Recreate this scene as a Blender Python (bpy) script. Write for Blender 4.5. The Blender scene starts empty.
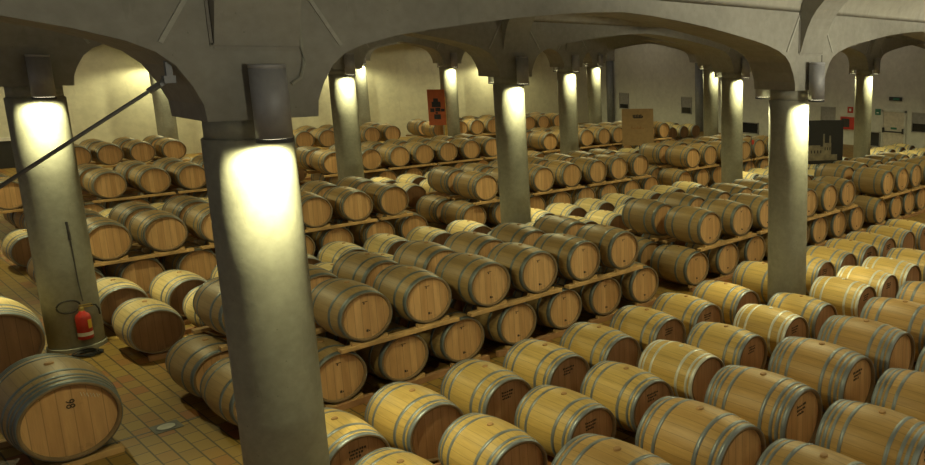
import bpy, bmesh, math, random
from mathutils import Vector, Matrix
random.seed(7)
PI = math.pi
scene = bpy.context.scene
COL = scene.collection

# ------------------------------------------------------------------ helpers
def link(o, parent=None):
    COL.objects.link(o)
    if parent is not None:
        o.parent = parent
    return o

def empty(name, loc=(0, 0, 0), rz=0.0):
    o = bpy.data.objects.new(name, None)
    o.empty_display_size = 0.1
    o.location = loc
    o.rotation_euler = (0, 0, rz)
    return link(o)

def tag(o, label=None, cat=None, group=None, kind=None):
    if label: o['label'] = label
    if cat: o['category'] = cat
    if group: o['group'] = group
    if kind: o['kind'] = kind
    return o

def mesh_from(bm, name, mats, smooth=False, recalc=True):
    if recalc:
        bmesh.ops.recalc_face_normals(bm, faces=bm.faces)
    me = bpy.data.meshes.new(name)
    bm.to_mesh(me); bm.free()
    for m in (mats if isinstance(mats, (list, tuple)) else [mats]):
        me.materials.append(m)
    if smooth:
        for p in me.polygons: p.use_smooth = True
    return me

def ob(name, bm, mats, parent=None, smooth=False):
    return link(bpy.data.objects.new(name, mesh_from(bm, name, mats, smooth)), parent)

def box(bm, x0, x1, y0, y1, z0, z1, mi=0):
    v = [bm.verts.new((x, y, z)) for z in (z0, z1) for y in (y0, y1) for x in (x0, x1)]
    fs = [(0, 2, 3, 1), (4, 5, 7, 6), (0, 1, 5, 4), (2, 6, 7, 3), (0, 4, 6, 2), (1, 3, 7, 5)]
    out = []
    for f in fs:
        fc = bm.faces.new([v[i] for i in f]); fc.material_index = mi; out.append(fc)
    return v

def bevel_box(bm, x0, x1, y0, y1, z0, z1, b=0.004):
    t = bmesh.new(); box(t, x0, x1, y0, y1, z0, z1)
    bmesh.ops.bevel(t, geom=list(t.edges), offset=b, segments=1, affect='EDGES')
    me = bpy.data.meshes.new('t'); t.to_mesh(me); t.free(); bm.from_mesh(me); bpy.data.meshes.remove(me)

def lathe(bm, prof, n=48, axis='Z', cap0=False, cap1=False, centre=(0, 0, 0), mi=0, closed=False):
    rings = []
    cx, cy, cz = centre
    for r, h in prof:
        ring = []
        for i in range(n):
            a = 2 * PI * i / n
            if axis == 'Z': p = (cx + r * math.cos(a), cy + r * math.sin(a), cz + h)
            else: p = (cx + r * math.cos(a), cy + h, cz + r * math.sin(a))
            ring.append(bm.verts.new(p))
        rings.append(ring)
    pairs = list(zip(rings[:-1], rings[1:]))
    if closed: pairs.append((rings[-1], rings[0]))
    for a, b in pairs:
        for i in range(n):
            f = bm.faces.new((a[i], a[(i + 1) % n], b[(i + 1) % n], b[i])); f.material_index = mi
    if cap0: bm.faces.new(rings[0]).material_index = mi
    if cap1: bm.faces.new(list(reversed(rings[-1]))).material_index = mi
    return rings

def tube(bm, pts, r, n=8, mi=0):
    pts = [Vector(p) for p in pts]
    rings = []
    up = Vector((0, 0, 1))
    for i, p in enumerate(pts):
        d = (pts[min(i + 1, len(pts) - 1)] - pts[max(i - 1, 0)]).normalized()
        s = d.cross(up)
        if s.length < 1e-3: s = d.cross(Vector((1, 0, 0)))
        s.normalize(); t = s.cross(d).normalized()
        rings.append([bm.verts.new(p + r * (math.cos(2 * PI * k / n) * s + math.sin(2 * PI * k / n) * t)) for k in range(n)])
    for a, b in zip(rings[:-1], rings[1:]):
        for i in range(n):
            bm.faces.new((a[i], a[(i + 1) % n], b[(i + 1) % n], b[i])).material_index = mi
    bm.faces.new(rings[0]).material_index = mi
    bm.faces.new(list(reversed(rings[-1]))).material_index = mi

# ------------------------------------------------------------------ materials
class NT:
    def __init__(s, name, rough=0.6, metal=0.0):
        m = bpy.data.materials.new(name); m.use_nodes = True
        s.m = m; s.nt = m.node_tree; s.b = s.nt.nodes['Principled BSDF']
        s.b.inputs['Roughness'].default_value = rough
        s.b.inputs['Metallic'].default_value = metal
    def n(s, typ, **kw):
        nd = s.nt.nodes.new(typ)
        for k, v in kw.items():
            if k.startswith('i_'):
                key = k[2:]; key = int(key) if key.isdigit() else key
                if hasattr(v, 'is_output') or isinstance(v, bpy.types.NodeSocket): s.nt.links.new(v, nd.inputs[key])
                else: nd.inputs[key].default_value = v
            else: setattr(nd, k, v)
        return nd
    def math(s, op, a, b=None):
        nd = s.nt.nodes.new('ShaderNodeMath'); nd.operation = op
        for i, v in enumerate((a, b)):
            if v is None: continue
            if isinstance(v, bpy.types.NodeSocket): s.nt.links.new(v, nd.inputs[i])
            else: nd.inputs[i].default_value = v
        return nd.outputs[0]
    def mix(s, f, a, b, blend='MIX'):
        nd = s.nt.nodes.new('ShaderNodeMix'); nd.data_type = 'RGBA'; nd.blend_type = blend
        for i, v in ((0, f), (6, a), (7, b)):
            if isinstance(v, bpy.types.NodeSocket): s.nt.links.new(v, nd.inputs[i])
            elif i == 0: nd.inputs[0].default_value = v
            else: nd.inputs[i].default_value = (*v, 1)
        return nd.outputs[2]
    def ramp(s, f, stops):
        nd = s.nt.nodes.new('ShaderNodeValToRGB'); s.nt.links.new(f, nd.inputs[0])
        el = nd.color_ramp.elements
        while len(el) < len(stops): el.new(0.5)
        for e, (p, c) in zip(el, stops): e.position = p; e.color = (*c, 1)
        return nd.outputs[0]
    def coord(s, which='Object'):
        return s.nt.nodes.new('ShaderNodeTexCoord').outputs[which]
    def noise(s, vec, scale, detail=4, rough=0.55, vscale=None):
        if vscale is not None:
            mp = s.nt.nodes.new('ShaderNodeMapping'); mp.inputs['Scale'].default_value = vscale
            s.nt.links.new(vec, mp.inputs[0]); vec = mp.outputs[0]
        nd = s.nt.nodes.new('ShaderNodeTexNoise'); s.nt.links.new(vec, nd.inputs['Vector'])
        nd.inputs['Scale'].default_value = scale; nd.inputs['Detail'].default_value = detail; nd.inputs['Roughness'].default_value = rough
        return nd.outputs[0]
    def base(s, c):
        if isinstance(c, bpy.types.NodeSocket): s.nt.links.new(c, s.b.inputs['Base Color'])
        else: s.b.inputs['Base Color'].default_value = (*c, 1)
    def bump(s, h, strength=0.2, dist=0.01):
        nd = s.nt.nodes.new('ShaderNodeBump'); nd.inputs['Strength'].default_value = strength; nd.inputs['Distance'].default_value = dist
        s.nt.links.new(h, nd.inputs['Height']); s.nt.links.new(nd.outputs[0], s.b.inputs['Normal'])

def mat_plain(name, c, rough=0.6, metal=0.0, var=0.15, scale=8):
    t = NT(name, rough, metal)
    nz = t.noise(t.coord(), scale, 3)
    t.base(t.ramp(nz, [(0.3, tuple(x * (1 - var) for x in c)), (0.7, tuple(min(1, x * (1 + var)) for x in c))]))
    return t.m

RB, RE, BL = 0.345, 0.300, 0.92          # bilge radius, end radius, length of a barrel

def mat_staves(name, c1, c2, rough=0.55, dust=0.0, dustc=(0.3, 0.29, 0.26)):
    t = NT(name, rough)
    co = t.coord(); sp = t.n('ShaderNodeSeparateXYZ', i_0=co)
    ang = t.math('ARCTAN2', sp.outputs[0], t.math('SUBTRACT', sp.outputs[2], RB))
    f = t.math('MULTIPLY', ang, 28 / (2 * PI))
    fl = t.math('FLOOR', f); fr = t.math('SUBTRACT', f, fl)
    rnd = t.n('ShaderNodeObjectInfo').outputs['Random']
    wn = t.n('ShaderNodeTexWhiteNoise', noise_dimensions='1D', i_W=t.math('ADD', fl, t.math('MULTIPLY', rnd, 91.0))).outputs[0]
    base = t.mix(wn, c1, c2)
    obj = t.mix(t.math('MULTIPLY', rnd, 0.5), base, tuple(x * 0.66 for x in c1))
    grain = t.noise(co, 30, 4, 0.6, (1, 0.07, 1))
    g = t.ramp(grain, [(0.25, (0.78, 0.76, 0.72)), (0.7, (1.08, 1.08, 1.06))])
    col = t.mix(1.0, obj, g, 'MULTIPLY')
    seam = t.math('LESS_THAN', t.math('MINIMUM', fr, t.math('SUBTRACT', 1.0, fr)), 0.025)
    col = t.mix(t.math('MULTIPLY', seam, 0.6), col, tuple(x * 0.3 for x in c1))
    if dust:
        dn = t.noise(co, 5, 4)
        col = t.mix(t.math('MULTIPLY', dn, dust), col, dustc)
    t.base(col)
    return t.m

def mat_head(name, c1, c2, rough=0.6):
    t = NT(name, rough)
    co = t.coord(); sp = t.n('ShaderNodeSeparateXYZ', i_0=co)
    rnd = t.n('ShaderNodeObjectInfo').outputs['Random']
    f = t.math('ADD', t.math('MULTIPLY', sp.outputs[0], 11.5), t.math('MULTIPLY', rnd, 5.0))
    fl = t.math('FLOOR', f); fr = t.math('SUBTRACT', f, fl)
    wn = t.n('ShaderNodeTexWhiteNoise', noise_dimensions='1D', i_W=t.math('ADD', fl, t.math('MULTIPLY', rnd, 37.0))).outputs[0]
    base = t.mix(wn, c1, c2)
    grain = t.noise(co, 34, 4, 0.6, (1, 1, 0.08))
    g = t.ramp(grain, [(0.25, (0.8, 0.77, 0.72)), (0.7, (1.08, 1.07, 1.05))])
    col = t.mix(1.0, base, g, 'MULTIPLY')
    seam = t.math('LESS_THAN', t.math('MINIMUM', fr, t.math('SUBTRACT', 1.0, fr)), 0.03)
    col = t.mix(t.math('MULTIPLY', seam, 0.55), col, tuple(x * 0.35 for x in c1))
    stain = t.noise(co, 7, 3)
    col = t.mix(t.math('MULTIPLY', t.math('GREATER_THAN', stain, 0.66), 0.25), col, tuple(x * 0.45 for x in c1))
    t.base(col)
    return t.m

M = {}
M['new_oak'] = mat_staves('new_oak_staves', (0.61, 0.415, 0.135), (0.71, 0.50, 0.175), 0.45)
M['pale_oak'] = mat_staves('pale_oak_staves', (0.70, 0.54, 0.25), (0.80, 0.64, 0.32), 0.55)
M['aged_oak'] = mat_staves('aged_oak_staves', (0.37, 0.235, 0.088), (0.47, 0.315, 0.135), 0.5, 0.4, (0.32, 0.245, 0.13))
M['tan_oak'] = mat_staves('tan_oak_staves', (0.43, 0.27, 0.10), (0.52, 0.345, 0.145), 0.5, 0.2, (0.35, 0.28, 0.16))
M['hog_oak'] = mat_staves('hogshead_oak_staves', (0.52, 0.315, 0.108), (0.60, 0.38, 0.138), 0.5)
M['light_head'] = mat_head('light_oak_head', (0.52, 0.30, 0.13), (0.66, 0.41, 0.20))
M['brown_head'] = mat_head('brown_oak_head', (0.38, 0.20, 0.095), (0.46, 0.255, 0.125))
M['shaded_head'] = mat_head('shaded_oak_head', (0.19, 0.10, 0.048), (0.25, 0.135, 0.065))  # backlit heads: their shade is put into the oak colour
M['chime'] = mat_plain('chime_end_grain', (0.20, 0.13, 0.065), 0.8)
t = NT('galvanised_hoop', 0.40, 0.5)
rn = t.n('ShaderNodeObjectInfo').outputs['Random']
hn = t.noise(t.coord(), 14, 4)
t.base(t.mix(hn, (0.19, 0.22, 0.25), (0.32, 0.35, 0.38)))
t.nt.links.new(t.math('ADD', 0.32, t.math('MULTIPLY', hn, 0.25)), t.b.inputs['Roughness'])
M['hoop'] = t.m
t = NT('dull_zinc_hoop', 0.45, 0.35)
hn = t.noise(t.coord(), 14, 4)
t.base(t.mix(hn, (0.11, 0.135, 0.14), (0.19, 0.215, 0.22)))
M['hoop_dark'] = t.m
t = NT('bright_zinc_hoop', 0.45, 0.35)
hn = t.noise(t.coord(), 14, 4)
t.base(t.mix(hn, (0.60, 0.61, 0.58), (0.76, 0.77, 0.74)))
M['hoop_bright'] = t.m
M['bung'] = mat_plain('bung_wood', (0.42, 0.24, 0.10), 0.7)
M['bung_white'] = mat_plain('bung_silicone', (0.75, 0.74, 0.66), 0.5)
M['rail'] = mat_plain('rail_pine', (0.50, 0.31, 0.13), 0.7, 0, 0.25, 5)
M['rail_red'] = mat_plain('rail_reddish', (0.36, 0.19, 0.085), 0.75, 0, 0.25, 5)
M['ink'] = mat_plain('stamp_ink', (0.05, 0.035, 0.025), 0.8)
M['chalk'] = mat_plain('chalk', (0.72, 0.66, 0.52), 0.9)

def mat_concrete(name, c, scale=1.5, var=0.22, bump=0.15, pits=True):
    t = NT(name, 0.85)
    co = t.n('ShaderNodeNewGeometry').outputs['Position']
    a = t.noise(co, scale, 6, 0.65)
    col = t.ramp(a, [(0.3, tuple(x * (1 - var) for x in c)), (0.7, tuple(x * (1 + var) for x in c))])
    b = t.noise(co, scale * 9, 4, 0.6)
    col = t.mix(0.35, col, t.ramp(b, [(0.35, tuple(x * 0.75 for x in c)), (0.65, tuple(x * 1.15 for x in c))]))
    st = t.noise(co, 3.0, 4, 0.6, (1.6, 1.6, 0.25))
    col = t.mix(t.math('MULTIPLY', t.math('GREATER_THAN', st, 0.64), 0.18), col, tuple(x * 0.6 for x in c))
    if pits:
        vo = t.n('ShaderNodeTexVoronoi', i_Vector=co, i_Scale=9.0)
        pit = t.math('LESS_THAN', vo.outputs['Distance'], 0.055)
        col = t.mix(t.math('MULTIPLY', pit, 0.5), col, tuple(x * 0.45 for x in c))
    t.base(col)
    t.bump(b, bump, 0.01)
    return t.m
M['concrete'] = mat_concrete('column_concrete', (0.30, 0.298, 0.245))
M['beam'] = mat_concrete('beam_concrete', (0.27, 0.26, 0.225), 1.1, 0.16)
M['vault'] = mat_concrete('vault_plaster', (0.34, 0.325, 0.275), 0.8, 0.12, 0.08, False)
M['joint'] = mat_concrete('joint_mortar', (0.22, 0.205, 0.18), 2, 0.1, 0.05, False)
M['ridge'] = mat_concrete('ridge_mortar', (0.36, 0.35, 0.31), 2, 0.1, 0.05, False)
M['plaster'] = mat_concrete('wall_plaster', (0.58, 0.55, 0.42), 0.5, 0.07, 0.04, False)
M['plaster_grey'] = mat_concrete('wall_plaster_greyish', (0.55, 0.545, 0.48), 0.5, 0.06, 0.04, False)
M['lamp'] = mat_plain('lamp_grey_metal', (0.31, 0.31, 0.325), 0.55, 0.2, 0.06, 20)
M['lamp_rim'] = mat_plain('lamp_rim', (0.08, 0.08, 0.083), 0.8, 0.0, 0.05)
t = NT('lamp_lens', 0.4); t.base((1, 0.95, 0.75)); t.b.inputs['Emission Color'].default_value = (1, 0.93, 0.62, 1); t.b.inputs['Emission Strength'].default_value = 4
M['lens'] = t.m
M['steel'] = mat_plain('dark_steel', (0.12, 0.12, 0.125), 0.45, 0.7, 0.1)
M['tie'] = mat_plain('tie_rod_steel', (0.17, 0.17, 0.175), 0.5, 0.5, 0.1)
M['black'] = mat_plain('black_rubber', (0.02, 0.02, 0.02), 0.5)
M['red'] = mat_plain('extinguisher_red', (0.42, 0.025, 0.015), 0.4)
M['brass'] = mat_plain('brass', (0.55, 0.42, 0.15), 0.35, 0.9)
M['yellow'] = mat_plain('yellow_label', (0.75, 0.52, 0.06), 0.6)
M['white'] = mat_plain('white_label', (0.7, 0.68, 0.62), 0.6)
M['orange'] = mat_plain('orange_banner', (0.48, 0.125, 0.05), 0.8, 0, 0.1)
M['card'] = mat_plain('brown_board', (0.42, 0.29, 0.145), 0.8, 0, 0.1)
M['navy'] = mat_plain('dark_print', (0.03, 0.03, 0.04), 0.7)
M['poster'] = mat_plain('poster_black', (0.014, 0.013, 0.014), 0.45)
M['sepia'] = mat_plain('poster_sepia', (0.26, 0.225, 0.15), 0.6, 0, 0.35, 6)
M['pipe'] = mat_plain('grey_pipe', (0.22, 0.23, 0.24), 0.5, 0.2, 0.1)
M['glass'] = mat_plain('dark_glass', (0.02, 0.022, 0.025), 0.12)
M['shutter'] = mat_plain('grey_shutter', (0.26, 0.25, 0.24), 0.6)
M['frame'] = mat_plain('window_frame', (0.30, 0.29, 0.27), 0.6)
M['door'] = mat_plain('door_paint', (0.52, 0.47, 0.38), 0.6)
M['green'] = mat_plain('green_sign', (0.02, 0.14, 0.09), 0.5)
M['post'] = mat_plain('yellow_post', (0.55, 0.38, 0.12), 0.7)
M['plate'] = mat_plain('drain_plate', (0.13, 0.13, 0.11), 0.6)
M['grate'] = mat_plain('drain_grate', (0.42, 0.42, 0.38), 0.45, 0.5)

# floor tiles: long joints run along Y
t = NT('terracotta_tiles', 0.5)
pos = t.n('ShaderNodeNewGeometry').outputs['Position']
mp = t.n('ShaderNodeMapping', i_0=pos); mp.inputs['Rotation'].default_value = (0, 0, PI / 2)
br = t.n('ShaderNodeTexBrick', i_Vector=mp.outputs[0])
br.inputs['Scale'].default_value = 1.0
br.inputs['Brick Width'].default_value = 0.27; br.inputs['Row Height'].default_value = 0.155
br.inputs['Mortar Size'].default_value = 0.008; br.inputs['Mortar Smooth'].default_value = 0.2; br.inputs['Bias'].default_value = 0.0
br.inputs['Color1'].default_value = (0, 0, 0, 1); br.inputs['Color2'].default_value = (1, 1, 1, 1); br.inputs['Mortar'].default_value = (0.5, 0.5, 0.5, 1)
tile = t.ramp(br.outputs[0], [(0.0, (0.29, 0.085, 0.025)), (0.28, (0.32, 0.175, 0.038)), (0.62, (0.345, 0.225, 0.048)), (1.0, (0.28, 0.17, 0.04))])
dirt = t.noise(pos, 2.2, 5)
tile = t.mix(t.math('MULTIPLY', dirt, 0.5), tile, (0.25, 0.16, 0.05))
t.base(t.mix(br.outputs['Fac'], tile, (0.085, 0.062, 0.03)))
t.bump(t.math('SUBTRACT', 1.0, br.outputs['Fac']), 0.3, 0.004)
M['tiles'] = t.m

# ------------------------------------------------------------------ the vaulted hall
U0, DU, V0, DV = 2.30, 6.98, 6.82, 7.07
ci = lambda i: U0 + DU * i
cj = lambda j: V0 + DV * j
XR, YB = 30.35, 36.35               # right wall, back wall
XL, YF = -4.7, -4.5                 # open sides
ZS = 3.43                           # top of the column shafts
ZB = 3.58                           # underside of the springing blocks
ZT = 4.66                           # top of the arcade beams
TH = 0.37                           # half thickness of an arcade
PROF = [(0.36, 3.58), (0.37, 3.70), (0.42, 3.83), (0.50, 3.97), (0.60, 4.06), (0.75, 4.13), (1.0, 4.20), (1.3, 4.26), (1.7, 4.325), (2.2, 4.40), (2.7, 4.455), (3.1, 4.49), (3.49, 4.51)]

def strip(bm, pts, top, w0, w1, axis, mi=0):
    """a solid band: pts are (s, z_bottom); runs along s, from w0 to w1 across"""
    mk = (lambda s, w, z: (s, w, z)) if axis == 'X' else (lambda s, w, z: (w, s, z))
    rows = []
    for s, z in pts:
        zt = top(s) if callable(top) else top
        rows.append([bm.verts.new(mk(s, w0, z)), bm.verts.new(mk(s, w1, z)), bm.verts.new(mk(s, w1, zt)), bm.verts.new(mk(s, w0, zt))])
    for a, b in zip(rows[:-1], rows[1:]):
        for k in range(4):
            f = bm.faces.new((a[k], a[(k + 1) % 4], b[(k + 1) % 4], b[k])); f.material_index = mi
    bm.faces.new(rows[0]); bm.faces.new(list(reversed(rows[-1])))

def span_pts(c0, c1, prof, start, end):
    pts = [(c0 + d, z) for d, z in prof] + [(c1 - d, z) for d, z in reversed(prof[:-1])]
    return pts

for j in range(-1, 5):
    bm = bmesh.new()
    pts = [(XL, 4.51)]
    i0 = 0
    pts += [(ci(0) - d, z) for d, z in reversed(PROF) if ci(0) - d > XL + 0.02]
    for i in range(0, 5):
        c = ci(i)
        if i > 0: pts += [(c - d, z) for d, z in reversed(PROF[:-1])]
        if i < 4: pts += [(c + d, z) for d, z in PROF]
    pts = [p for p in pts if p[0] <= XR - 0.002]
    pts.append((XR - 0.001, 3.58))
    strip(bm, pts, ZT, cj(j) - TH, cj(j) + TH, 'X')
    # mortar joints of the precast springing pieces
    for i in range(0, 5):
        for s in (-1, 1):
            for yy, e in ((cj(j) - TH, -0.014), (cj(j) + TH, 0.014)):
                c = ci(i)
                def rib(p, q, w, mi):
                    d = (Vector(q) - Vector(p)).normalized(); nx, nz = -d[1] * w, d[0] * w
                    qd = [(p[0] + nx, p[1] + nz), (p[0] - nx, p[1] - nz), (q[0] - nx, q[1] - nz), (q[0] + nx, q[1] + nz)]
                    v0 = [bm.verts.new((x, yy, z)) for x, z in qd]; v1 = [bm.verts.new((x, yy + e, z)) for x, z in qd]
                    for k in range(4): bm.faces.new((v0[k], v0[(k + 1) % 4], v1[(k + 1) % 4], v1[k])).material_index = mi
                    bm.faces.new(v1).material_index = mi
                rib((c + s * 0.57, 4.12), (c + s * 0.262, 4.655), 0.014, 2)
                if j == 0: rib((c + s * 0.285, 4.11), (c + s * 0.285, 4.655), 0.009, 1)
                if j == 0 and i == 1 and s == 1: rib((c + s * 0.29, 4.08), (c + s * 0.29, 3.80), 0.008, 1)
                if s == 1 and j == 0: rib((c - 0.293, 4.11), (c + 0.293, 4.11), 0.012, 1)
    o = ob('arch_beam', bm, [M['beam'], M['joint'], M['ridge']]); tag(o, kind='structure')

ZVS, ZVH = 4.66, 0.95
def vz(d):    # vault surface height at distance d from the nearest arcade axis
    d = min(max(d, TH), DV / 2)
    x = (DV / 2 - d) / (DV / 2 - TH)
    return ZVS + ZVH * math.sqrt(max(0, 1 - x * x))
RIB = [(0.34, 4.05), (0.37, 4.07), (0.42, 4.21), (0.48, 4.40), (0.55, 4.55), (0.65, 4.69), (0.78, 4.82), (1.0, 4.96), (1.4, 5.12), (2.0, 5.27), (2.7, 5.36), (3.54, 5.40)]
def rz(d):    # rib underside
    d = min(max(d, 0.34), DV / 2)
    for (a, za), (b, zb) in zip(RIB[:-1], RIB[1:]):
        if d <= b: return za + (zb - za) * (d - a) / (b - a)
    return RIB[-1][1]
ds = [TH + (DV / 2 - TH) * (1 - math.cos(PI / 2 * k / 22)) for k in range(23)]
for i in range(0, 5):
    bm = bmesh.new()
    for j in range(-1, 5):
        a, b = cj(j), cj(j + 1)
        pts = [(a + d, rz(d)) for d in ds] + [(b - d, rz(d)) for d in reversed(ds[:-1])]
        if j == 4: pts = [p for p in pts if p[0] < YB - 0.01] + [(YB - 0.005, rz(YB - a))]
        strip(bm, pts, lambda s, a=a: vz(min(abs(s - a), abs(a + DV - s))) + 0.05, ci(i) - 0.27 if i < 4 else XR - 0.3, ci(i) + 0.27 if i < 4 else XR - 0.002, 'Y')
    o = ob('vault_rib', bm, M['beam']); tag(o, kind='structure')
bm = bmesh.new()
for j in range(-1, 5):
    a, b = cj(j), cj(j + 1)
    vs = [a + d for d in ds] + [b - d for d in reversed(ds[:-1])]
    if j == 4: vs = [v for v in vs if v < YB - 0.01] + [YB + 0.1]
    prev = None
    for v in vs:
        z = vz(min(v - a, b - v))
        row = [bm.verts.new((XL, v, z)), bm.verts.new((XR + 0.1, v, z)), bm.verts.new((XR + 0.1, v, z + 0.15)), bm.verts.new((XL, v, z + 0.15))]
        if prev:
            for k in range(4): bm.faces.new((prev[k], prev[(k + 1) % 4], row[(k + 1) % 4], row[k]))
        else: bm.faces.new(row)
        prev = row
    bm.faces.new(list(reversed(prev)))
for j in range(-1, 5):      # mortar joints across the vault panels
    for k in range(0, 15):
        x = ci(0) - 3.49 + k * 2.327
        if x < XL or x > XR: continue
o = ob('ceiling', bm, M['vault'], smooth=True); tag(o, kind='structure')

bm = bmesh.new(); box(bm, XL, XR + 0.2, YF, YB + 0.2, -0.1, 0)
tag(ob('floor', bm, M['tiles']), kind='structure')
bm = bmesh.new(); box(bm, XL, XR + 0.2, YB, YB + 0.2, 0, 6.2)
tag(ob('wall_back', bm, M['plaster']), kind='structure')
bm = bmesh.new(); box(bm, XR, XR + 0.2, YF, YB, 0, 6.2)
tag(ob('wall_right', bm, M['plaster_grey']), kind='structure')

# ------------------------------------------------------------------ columns and their lamps
RC = 0.297
NUDGE = {(1, 1): 0.06, (0, 1): 0.03}
def shaft_bm():
    bm = bmesh.new(); lathe(bm, [(RC, 0.0), (RC, 1.2), (RC, 2.4), (RC, ZS - 0.012), (RC - 0.012, ZS)], 64, cap0=True, cap1=True); return bm
def neck_bm():
    bm = bmesh.new(); lathe(bm, [(RC - 0.02, ZS), (RC - 0.02, ZB + 0.01)], 48, cap0=True, cap1=True); return bm
def ring_bm():
    bm = bmesh.new(); lathe(bm, [(RC + 0.002, 0.0), (RC + 0.02, 0.0), (RC + 0.02, 0.055), (RC + 0.002, 0.062)], 64, closed=True); return bm
SH = mesh_from(shaft_bm(), 'shaft', M['concrete'], True); NK = mesh_from(neck_bm(), 'neck', M['concrete'], True); RG = mesh_from(ring_bm(), 'base_ring', M['concrete'])
RL, ZL0, ZL1 = 0.115, 3.42, 3.98
def lamp_meshes():
    bm = bmesh.new(); lathe(bm, [(RL - 0.006, ZL0 + 0.03), (RL, ZL0 + 0.03), (RL, ZL1 - 0.035), (RL - 0.004, ZL1 - 0.035), (RL - 0.004, ZL1 - 0.028), (RL, ZL1 - 0.028), (RL, ZL1 - 0.005), (RL - 0.005, ZL1)], 40, cap0=True, cap1=True)
    h = mesh_from(bm, 'housing', M['lamp'], True)
    bm = bmesh.new(); lathe(bm, [(RL - 0.014, ZL0), (RL + 0.002, ZL0), (RL + 0.002, ZL0 + 0.028), (RL - 0.014, ZL0 + 0.028)], 40, closed=True)
    r = mesh_from(bm, 'rim', M['lamp_rim'])
    bm = bmesh.new(); lathe(bm, [(RL - 0.016, ZL0 + 0.012), (RL - 0.016, ZL0 + 0.026)], 32, cap0=True, cap1=True)
    l = mesh_from(bm, 'lens', M['lens'])
    return h, r, l
LH, LR_, LLN = lamp_meshes()
LAMP_W = 116.0
CORE_W = 92.0
FILL_B, FILL_R, VAULT_FILL_W = 32.0, 20.0, 1150.0
LC = (1.0, 0.94, 0.48)
spot = bpy.data.lights.new('downlight_beam', 'SPOT')
spot.energy = LAMP_W; spot.color = LC; spot.spot_size = math.radians(174); spot.spot_blend = 0.4; spot.shadow_soft_size = 0.02
core = bpy.data.lights.new('downlight_core', 'SPOT')
core.energy = CORE_W; core.color = LC; core.spot_size = math.radians(84); core.spot_blend = 1.0; core.shadow_soft_size = 0.02
spot_dim = spot.copy(); core_dim = core.copy(); spot_dim.energy = LAMP_W * 0.55; core_dim.energy = CORE_W * 0.55

def brk_mesh(sign):
    bm = bmesh.new(); box(bm, -0.05, 0.05, min(-sign * RL * 0.9, -sign * (0.49 - TH)), max(-sign * RL * 0.9, -sign * (0.49 - TH)), 3.70, 3.80)
    return mesh_from(bm, 'bracket', M['lamp_rim'])
BRK = {-1: brk_mesh(-1), 1: brk_mesh(1)}
def lamp(i, j, sign, label):
    r = empty('column_downlight', (ci(i) + NUDGE.get((i, j), 0), cj(j) + sign * 0.49, 0))
    # base of the thing: the underside of the lamp
    r.location.z = ZL0
    for nm, me in (('housing', LH), ('rim', LR_), ('lens', LLN), ('bracket', BRK[sign])):
        o = link(bpy.data.objects.new(nm, me), r); o.location.z = -ZL0
    for sp_ in (spot, core):
        l = link(bpy.data.objects.new('beam', sp_), r); l.location = (0, 0, -0.03)
    tag(r, label, 'lamp')

COLDESC = {
 (0, 0): 'thick grey concrete column standing nearest of all, splitting the picture',
 (1, 0): 'concrete column rising among the pale floor barrels beside the castle poster',
 (0, 1): 'concrete column with the red fire extinguisher at its foot',
 (1, 1): 'concrete column near the middle, just behind the nearest barrel stack',
 (2, 1): 'concrete column just left of the thin sign stand and poster column',
 (3, 1): 'concrete column at far right beside the white door and red alarm box',
 (1, 2): 'concrete column rising behind the second stack, just right of the nearest column',
 (2, 2): 'distant concrete column, second one left of the brown board sign',
 (3, 2): 'distant concrete column immediately left of the sign stand column',
 (2, 3): 'distant concrete column right behind the orange banner',
 (3, 3): 'smallest concrete column by the corner pipe left of the brown board',
 (2, 4): 'far concrete column against the back wall with a glow beside it',
 (1, 4): 'far concrete column seen alone through the left archway',
}
LAMPDESC = {
 (0, 0): 'nearest column', (1, 0): 'column beside the castle poster', (0, 1): 'extinguisher column', (1, 1): 'middle column',
 (2, 1): 'column left of the sign stand', (3, 1): 'column next to the white door', (1, 2): 'column right of the nearest one',
 (2, 2): 'second column left of the brown board', (3, 2): 'slim column left of the sign stand', (2, 3): 'column behind the orange banner',
 (3, 3): 'smallest column by the corner pipe', (2, 4): 'column against the back wall', (1, 4): 'column inside the left archway'}
for j in range(-1, 5):
    for i in range(0, 4):
        lab = COLDESC.get((i, j))
        c = empty('concrete_column', (ci(i) + NUDGE.get((i, j), 0), cj(j), 0), rz=0.7 * i + j)
        link(bpy.data.objects.new('shaft', SH), c); link(bpy.data.objects.new('neck', NK), c); link(bpy.data.objects.new('base_ring', RG), c)
        if lab: tag(c, lab, 'column')
        else: tag(c, kind='structure')
        for s, w in ((-1, 'front'), (1, 'rear')):
            d = LAMPDESC.get((i, j))
            if d: lamp(i, j, s, f'grey cylinder downlight on the {w} face of the {d}')
            else:
                r = empty('column_downlight', (ci(i), cj(j) + s * 0.49, ZL0))
                for nm, me in (('housing', LH), ('rim', LR_), ('lens', LLN), ('bracket', BRK[s])):
                    o = link(bpy.data.objects.new(nm, me), r); o.location.z = -ZL0
                for sp_ in ((spot_dim, core_dim) if j == -1 else (spot, core)):
                    l = link(bpy.data.objects.new('beam', sp_), r); l.location = (0, 0, -0.03)
                tag(r, kind='structure')
                if j == -1 and s == 1 and i < 3:      # unseen up-facing spots, added to brighten the vault and beam faces
                    ul = bpy.data.lights.new('vault_fill_beam', 'SPOT'); ul.energy = VAULT_FILL_W * (0.23, 1.0, 1.2)[i]; ul.color = (1.0, 0.95, 0.70)
                    ul.spot_size = math.radians(104); ul.spot_blend = 0.35; ul.shadow_soft_size = 0.1
                    l = link(bpy.data.objects.new('vault_fill', ul), r); l.location = (0, 0.05, ZL1 - ZL0 + 0.12); l.rotation_euler = (math.radians(90 + 42), 0, 0)

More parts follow.
